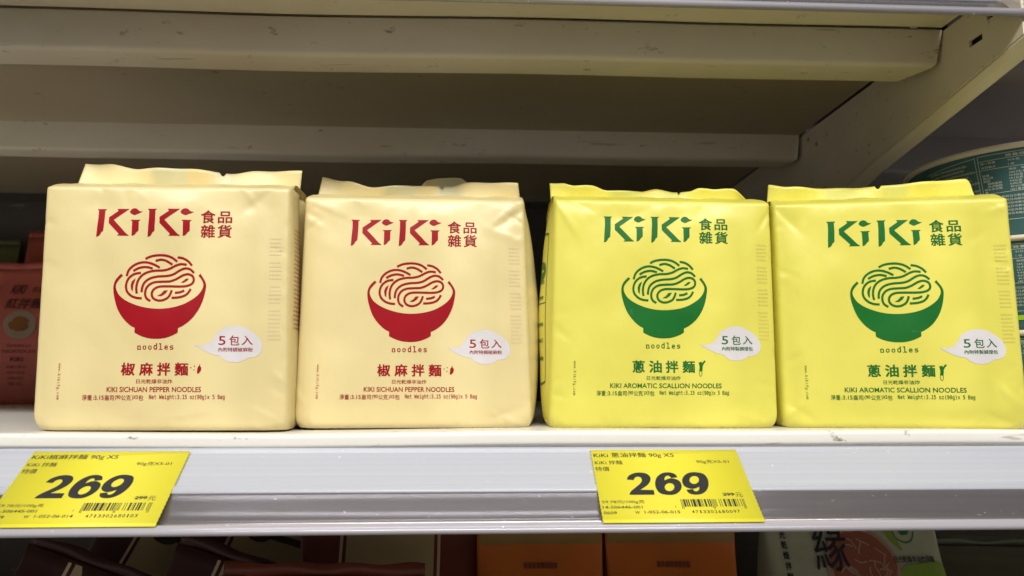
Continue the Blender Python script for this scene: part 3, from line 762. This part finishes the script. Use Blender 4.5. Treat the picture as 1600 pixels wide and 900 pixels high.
# ------------------------------------------------------------------ pouches behind and below
def pouch(name, loc, rz, wd, dp, ht, mat, seed, seal=.010, sealm=None, tilt=0, lean=0):
    root = empty(name, loc, rz); root.rotation_euler = (lean, tilt, rz)
    bm = bmesh.new(); N = 64; rows = []
    NR = 22
    for k in range(NR+1):
        t = k/NR; z = t*ht
        wf = wd/2*(1-.03*math.sin(math.pi*t)); df = dp/2*(1-ss(.62, 1, t)*.93)*(1 if t > 0 else .98)
        row = []
        for i in range(N):
            a = 2*math.pi*i/N; c, s_ = math.cos(a), math.sin(a); e = .28
            x = wf*math.copysign(abs(c)**e, c); y = df*math.copysign(abs(s_)**(.5), s_)
            n_ = noise.noise(Vector((x*28, z*22, seed*3+(1 if s_ > 0 else 0))))*.0022+noise.noise(Vector((x*70, z*50, seed)))*.0008
            row.append(bm.verts.new((x, y+n_*(1 if s_ > 0 else -1)*(0 if abs(c) > .97 else 1), z)))
        rows.append(row)
    for A, B in zip(rows, rows[1:]):
        for i in range(N): bm.faces.new((A[i], A[(i+1) % N], B[(i+1) % N], B[i]))
    bm.faces.new(rows[0]); bm.faces.new(rows[-1]); obj('bag', bm, mat, root, True)
    bm = bmesh.new(); R1 = []
    for j in range(3):
        R1.append([bm.verts.new(((i/30-.5)*wd*.985, .002*math.sin(i*.5+seed)*j/2, ht-.001+seal*j/2+.0008*math.sin(i*.7+seed)*j/2)) for i in range(31)])
    for A, B in zip(R1, R1[1:]):
        for i in range(30): bm.faces.new((A[i], A[i+1], B[i+1], B[i]))
    f = obj('top_seal', bm, sealm or mat, root, True); sm = f.modifiers.new('thickness', 'SOLIDIFY'); sm.thickness = .0008; sm.offset = 0
    def surf(x, z, off=.0012):
        t = z/ht; wf = wd/2*(1-.03*math.sin(math.pi*max(0, min(1, t)))); df = dp/2*(1-ss(.62, 1, t)*.93)
        c = max(-1, min(1, x/wf)); ca = math.copysign(abs(c)**(1/.28), c); s_ = -math.sqrt(max(0, 1-ca*ca)); y = -df*abs(s_)**.5
        n_ = noise.noise(Vector((x*28, z*22, seed*3)))*.0022+noise.noise(Vector((x*70, z*50, seed)))*.0008
        return Vector((x, y-n_-off, z))
    return root, surf
def film(name, col, rough=.4): 
    m = NM(name); c2 = tuple(x*.75 for x in col[:3])+(1,)
    m.set(Base_Color=m.ramp(m.noise(18, 3), [(.3, col), (.7, c2)]), Roughness=rough); m.bump(m.noise(40, 3), .35, .003); return m.m
M['salmon'] = film('salmon_film', (.70, .165, .125, 1)); M['salmon_d'] = film('brick_film', (.45, .085, .05, 1)); M['olive'] = film('olive_film', (.10, .10, .03, 1))
M['dark_ink'] = plain('dark_brown_ink', (.13, .03, .025, 1)); M['plate'] = plain('plate_white', (.38, .27, .19, 1)); M['food'] = print_mat('food_brown', (.30, .12, .03, 1))
def circ(cx, cy, rx, ry, n=28, j=0, sd=0):
    rn = random.Random(sd); return [(cx+rx*(1+j*rn.uniform(-1, 1))*math.cos(2*math.pi*i/n), cy+ry*(1+j*rn.uniform(-1, 1))*math.sin(2*math.pi*i/n)) for i in range(n)]
rp, sf = pouch('noodle_pack', (-.640, 1.02, 0), 0, .150, .07, .178, M['salmon'], 11)
rp.location = (-.575, 1.00, .0005)
tag(rp, 'salmon red noodle pack with a round food picture, at the back left of the shelf', 'noodle pack', 'dim packs at the back of the shelf')
p = Print(); p.text('KiKi', -.026, -.150, .018, .013, bold=.02); p.text('食品雜貨', .004, -.150, .026, .008); p.text('紅拌麵', -.010, -.130, .046, .014, bold=.02)
p.text('日光乾燥非油炸', -.008, -.075, .030, .004); p.text('NOODLES', -.008, -.068, .04, .004); p.text('KiKi', -.010, -.058, .016, .005, bold=.03)
for i in range(4): p.text('淨重公克包', -.010, -.048+i*.007, .026-.003*i, .0035)
place_print('pack_lettering', p.cut(.02).data(), lambda x, y: sf(x, -y), M['dark_ink'], rp)
p = Print(); p.poly(circ(-.010, -.102, .021, .019)); pl = place_print('plate_picture', p.cut(.01).data(), lambda x, y: sf(x, -y), M['plate'], rp)
p = Print(); p.poly(circ(-.010, -.102, .013, .009, 20, .25, 3)); place_print('food_picture', p.cut(.01).data(), lambda x, y: sf(x, -y, .0018), M['food'], pl)
rp2, _ = pouch('noodle_pack', (-.575, 1.075, .0005), 0, .150, .06, .236, M['salmon_d'], 12)
tag(rp2, 'taller brick red pack standing behind the salmon red one at the back left', 'noodle pack', 'dim packs at the back of the shelf')
rp3, _ = pouch('noodle_pack', (-.745, 1.075, .0005), 0, .17, .06, .225, M['olive'], 13)
tag(rp3, 'olive green pack at the far left edge behind the salmon red one', 'noodle pack', 'dim packs at the back of the shelf')

M['orange'] = film('orange_film', (.55, .135, .008, 1)); M['mustard'] = film('mustard_band', (.30, .17, .03, 1)); M['brown_red'] = film('brown_red_film', (.17, .026, .009, 1))
M['tan'] = film('tan_label', (.48, .38, .20, 1)); M['tan_line'] = plain('maroon_line', (.22, .02, .015, 1)); M['cream_line'] = plain('cream_line', (.6, .45, .28, 1))
M['maroon'] = film('maroon_film', (.045, .007, .005, 1)); M['black_film'] = film('black_film', (.03, .018, .012, 1))
M['orange_ink'] = plain('dark_orange_ink', (.16, .035, .008, 1))
ZS = -.2995
for i, (x, lab, wd_) in enumerate(((.0525, 'orange pack with mustard top band, under the rail left of the second price tag', .103), (.160, 'orange pack with mustard top band directly below the second price tag', .108))):
    r, sf = pouch('snack_pack', (x, .615, ZS), 0, wd_, .06, .213, M['orange'], 20+i, sealm=M['mustard'])
    tag(r, lab, 'snack pack', 'orange packs on the lower shelf')
    p = Print(); p.rect(-wd_/2*.96, -.2125, wd_/2*.96, -.2020); place_print('top_band', p.cut(.006).data(), lambda a, b, sf=sf: sf(a, -b, .0008), M['mustard'], r)
    p = Print()
    for q_ in range(8): p.rect(-.0135+q_*.0034, -.1885, -.0108+q_*.0034, -.1845)
    place_print('pack_lettering', p.data(), lambda a, b, sf=sf: sf(a, -b), M['orange_ink'], r)
def spoon_pack(x, y, z, rx, ry, rz, wd, ht, seed, lab, body, spoon=True):
    r, sf = pouch('snack_pack', (x, y, z), rz, wd, .045, ht, body, seed)
    r.rotation_euler = (rx, ry, rz); tag(r, lab, 'snack pack', 'tan labelled packs on the lower shelf')
    a = wd*.24; f_ = lambda off: (lambda X, Y: sf(X, -Y, off))
    p = Print(); p.rect(-a, -ht*.99, a, -ht*.35); L_ = place_print('label_panel', p.cut(.012).data(), f_(.0008), M['tan'], r)
    for sg in (-1, 1):
        p = Print(); p.rect(sg*(a+.004)-.0012, -ht*.99, sg*(a+.004)+.0012, -ht*.35); place_print('label_line', p.cut(.012).data(), f_(.0010), M['cream_line'], r)
    if spoon:
        p = Print(); p.poly(circ(-.018, -ht+.035, .012, .007)); p.poly([(-.008, -ht+.037), (-.008, -ht+.032), (.024, -ht+.030), (.036, -ht+.026), (.038, -ht+.034), (.024, -ht+.036)])
        place_print('spoon_picture', p.cut(.01).data(), f_(.0016), M['black_film'], L_)
spoon_pack(-.070, .635, ZS, 0, 0, 0, .150, .222, 31, 'tan and rust pack with thin maroon lines, under the rail right of the first tag', M['brown_red'], False)
spoon_pack(-.110, .560, ZS, 0, 0, rad(-4), .150, .192, 32, 'shorter tan and rust pack standing in front of the other one, cut by the frame', M['brown_red'], False)
spoon_pack(-.345, .700, ZS+.004, 0, rad(24), rad(6), .15, .235, 33, 'dark maroon pack with spoon picture leaning at the lower left corner', M['maroon'])
spoon_pack(-.245, .690, ZS+.004, 0, rad(20), rad(4), .15, .235, 34, 'dark maroon pack with spoon picture, third of the leaning ones from the left corner', M['maroon'])
spoon_pack(-.345, .600, ZS+.004, 0, rad(22), rad(6), .15, .190, 35, 'leaning maroon pack in front at the lower left, only its top showing', M['maroon'])
spoon_pack(-.225, .600, ZS+.004, 0, rad(20), rad(4), .15, .190, 36, 'leaning maroon pack in front, next to the tan and rust packs', M['maroon'])
# bag with brush lettering
M['pale_bag'] = film('pale_green_bag', (.46, .48, .34, 1), .25); M['leaf'] = plain('leaf_green', (.02, .16, .05, 1)); M['lime_ink'] = plain('lime_ink', (.20, .32, .03, 1))
M['brush'] = plain('brush_black', (.008, .009, .02, 1)); M['meat'] = print_mat('noodle_photo', (.30, .10, .06, 1)); M['meat2'] = plain('noodle_pale', (.38, .24, .17, 1))
bg, sf = pouch('noodle_bag', (.3165, .630, ZS), 0, .150, .075, .240, M['pale_bag'], 41)
tag(bg, 'pale green bag with black brush lettering, round noodle photo and leaf mark, lower right', 'noodle bag')
fz = lambda off=.0012: (lambda X, Y: sf(X, -Y, off))
p = Print(); p.text('緣', -.0250, -.1990, .029, .036, bold=.008, shear=.12); place_print('brush_lettering', p.cut(.01).data(), fz(.0022), M['brush'], bg)
p = Print()
for i, t in enumerate('日光乾燥拌麵'): p.text(t, -.062, -.214+i*.0075, .0045, .0055, bold=.03)
place_print('side_lettering', p.cut(.01).data(), fz(), M['brush'], bg)
p = Print(); p.text('日光乾燥非油炸拌麵', .043, -.1885, .034, .0045, bold=.02)
place_print('small_lettering', p.cut(.01).data(), fz(.0022), M['brush'], bg)
p = Print(); p.poly(circ(-.001, -.184, .0305, .0285, 36)); plt_ = place_print('plate_edge', p.cut(.006).data(), fz(), M['meat2'], bg)
p = Print(); p.poly(circ(-.001, -.184, .027, .025, 30, .04, 2)); ph = place_print('food_photo', p.cut(.006).data(), fz(.0016), M['meat'], plt_)
p = Print(); rn = random.Random(5)
for i in range(34):
    a0 = rn.uniform(0, 6.28); r_ = .023*math.sqrt(rn.random()); x_, y_ = -.001+r_*math.cos(a0), -.184+r_*.92*math.sin(a0); d_ = rn.uniform(0, 6.28); L_ = [(x_, y_)]
    for k in range(3):
        d_ += rn.uniform(-.8, .8); x_ += .0035*math.cos(d_); y_ += .0035*math.sin(d_)
        if math.hypot(x_+.001, y_+.184) < .025: L_.append((x_, y_))
    if len(L_) > 2: p.stroke(L_, .0011, k=3)
place_print('noodle_strands', p.data(), fz(.0020), M['meat2'], ph)
p = Print(); p.poly(catmull([(.039, -.2060), (.040, -.2130), (.046, -.2200), (.0475, -.2120), (.045, -.2060)], 4, True)); p.stroke([(.033, -.209), (.0345, -.203), (.041, -.200), (.047, -.202), (.0505, -.208)], .0010)
place_print('leaf_mark', p.cut(.006).data(), fz(), M['leaf'], bg)
p = Print(); p.poly(catmull([(.030, -.182), (.045, -.185), (.068, -.184), (.068, -.150), (.032, -.150), (.026, -.165)], 3, True)); p.poly(catmull([(.022, -.216), (.029, -.211), (.034, -.203), (.036, -.194), (.030, -.200), (.024, -.209)], 3, True))
place_print('green_patches', p.cut(.006).data(), fz(), M['lime_ink'], bg)
M['bag_green'] = film('dark_green_bag', (.08, .085, .05, 1), .22)
dg_, sf = pouch('snack_bag', (.462, .66, ZS), rad(-6), .165, .09, .186, M['bag_green'], 51)
tag(dg_, 'dull green glossy bag with rounded top at the lower right corner', 'snack bag')
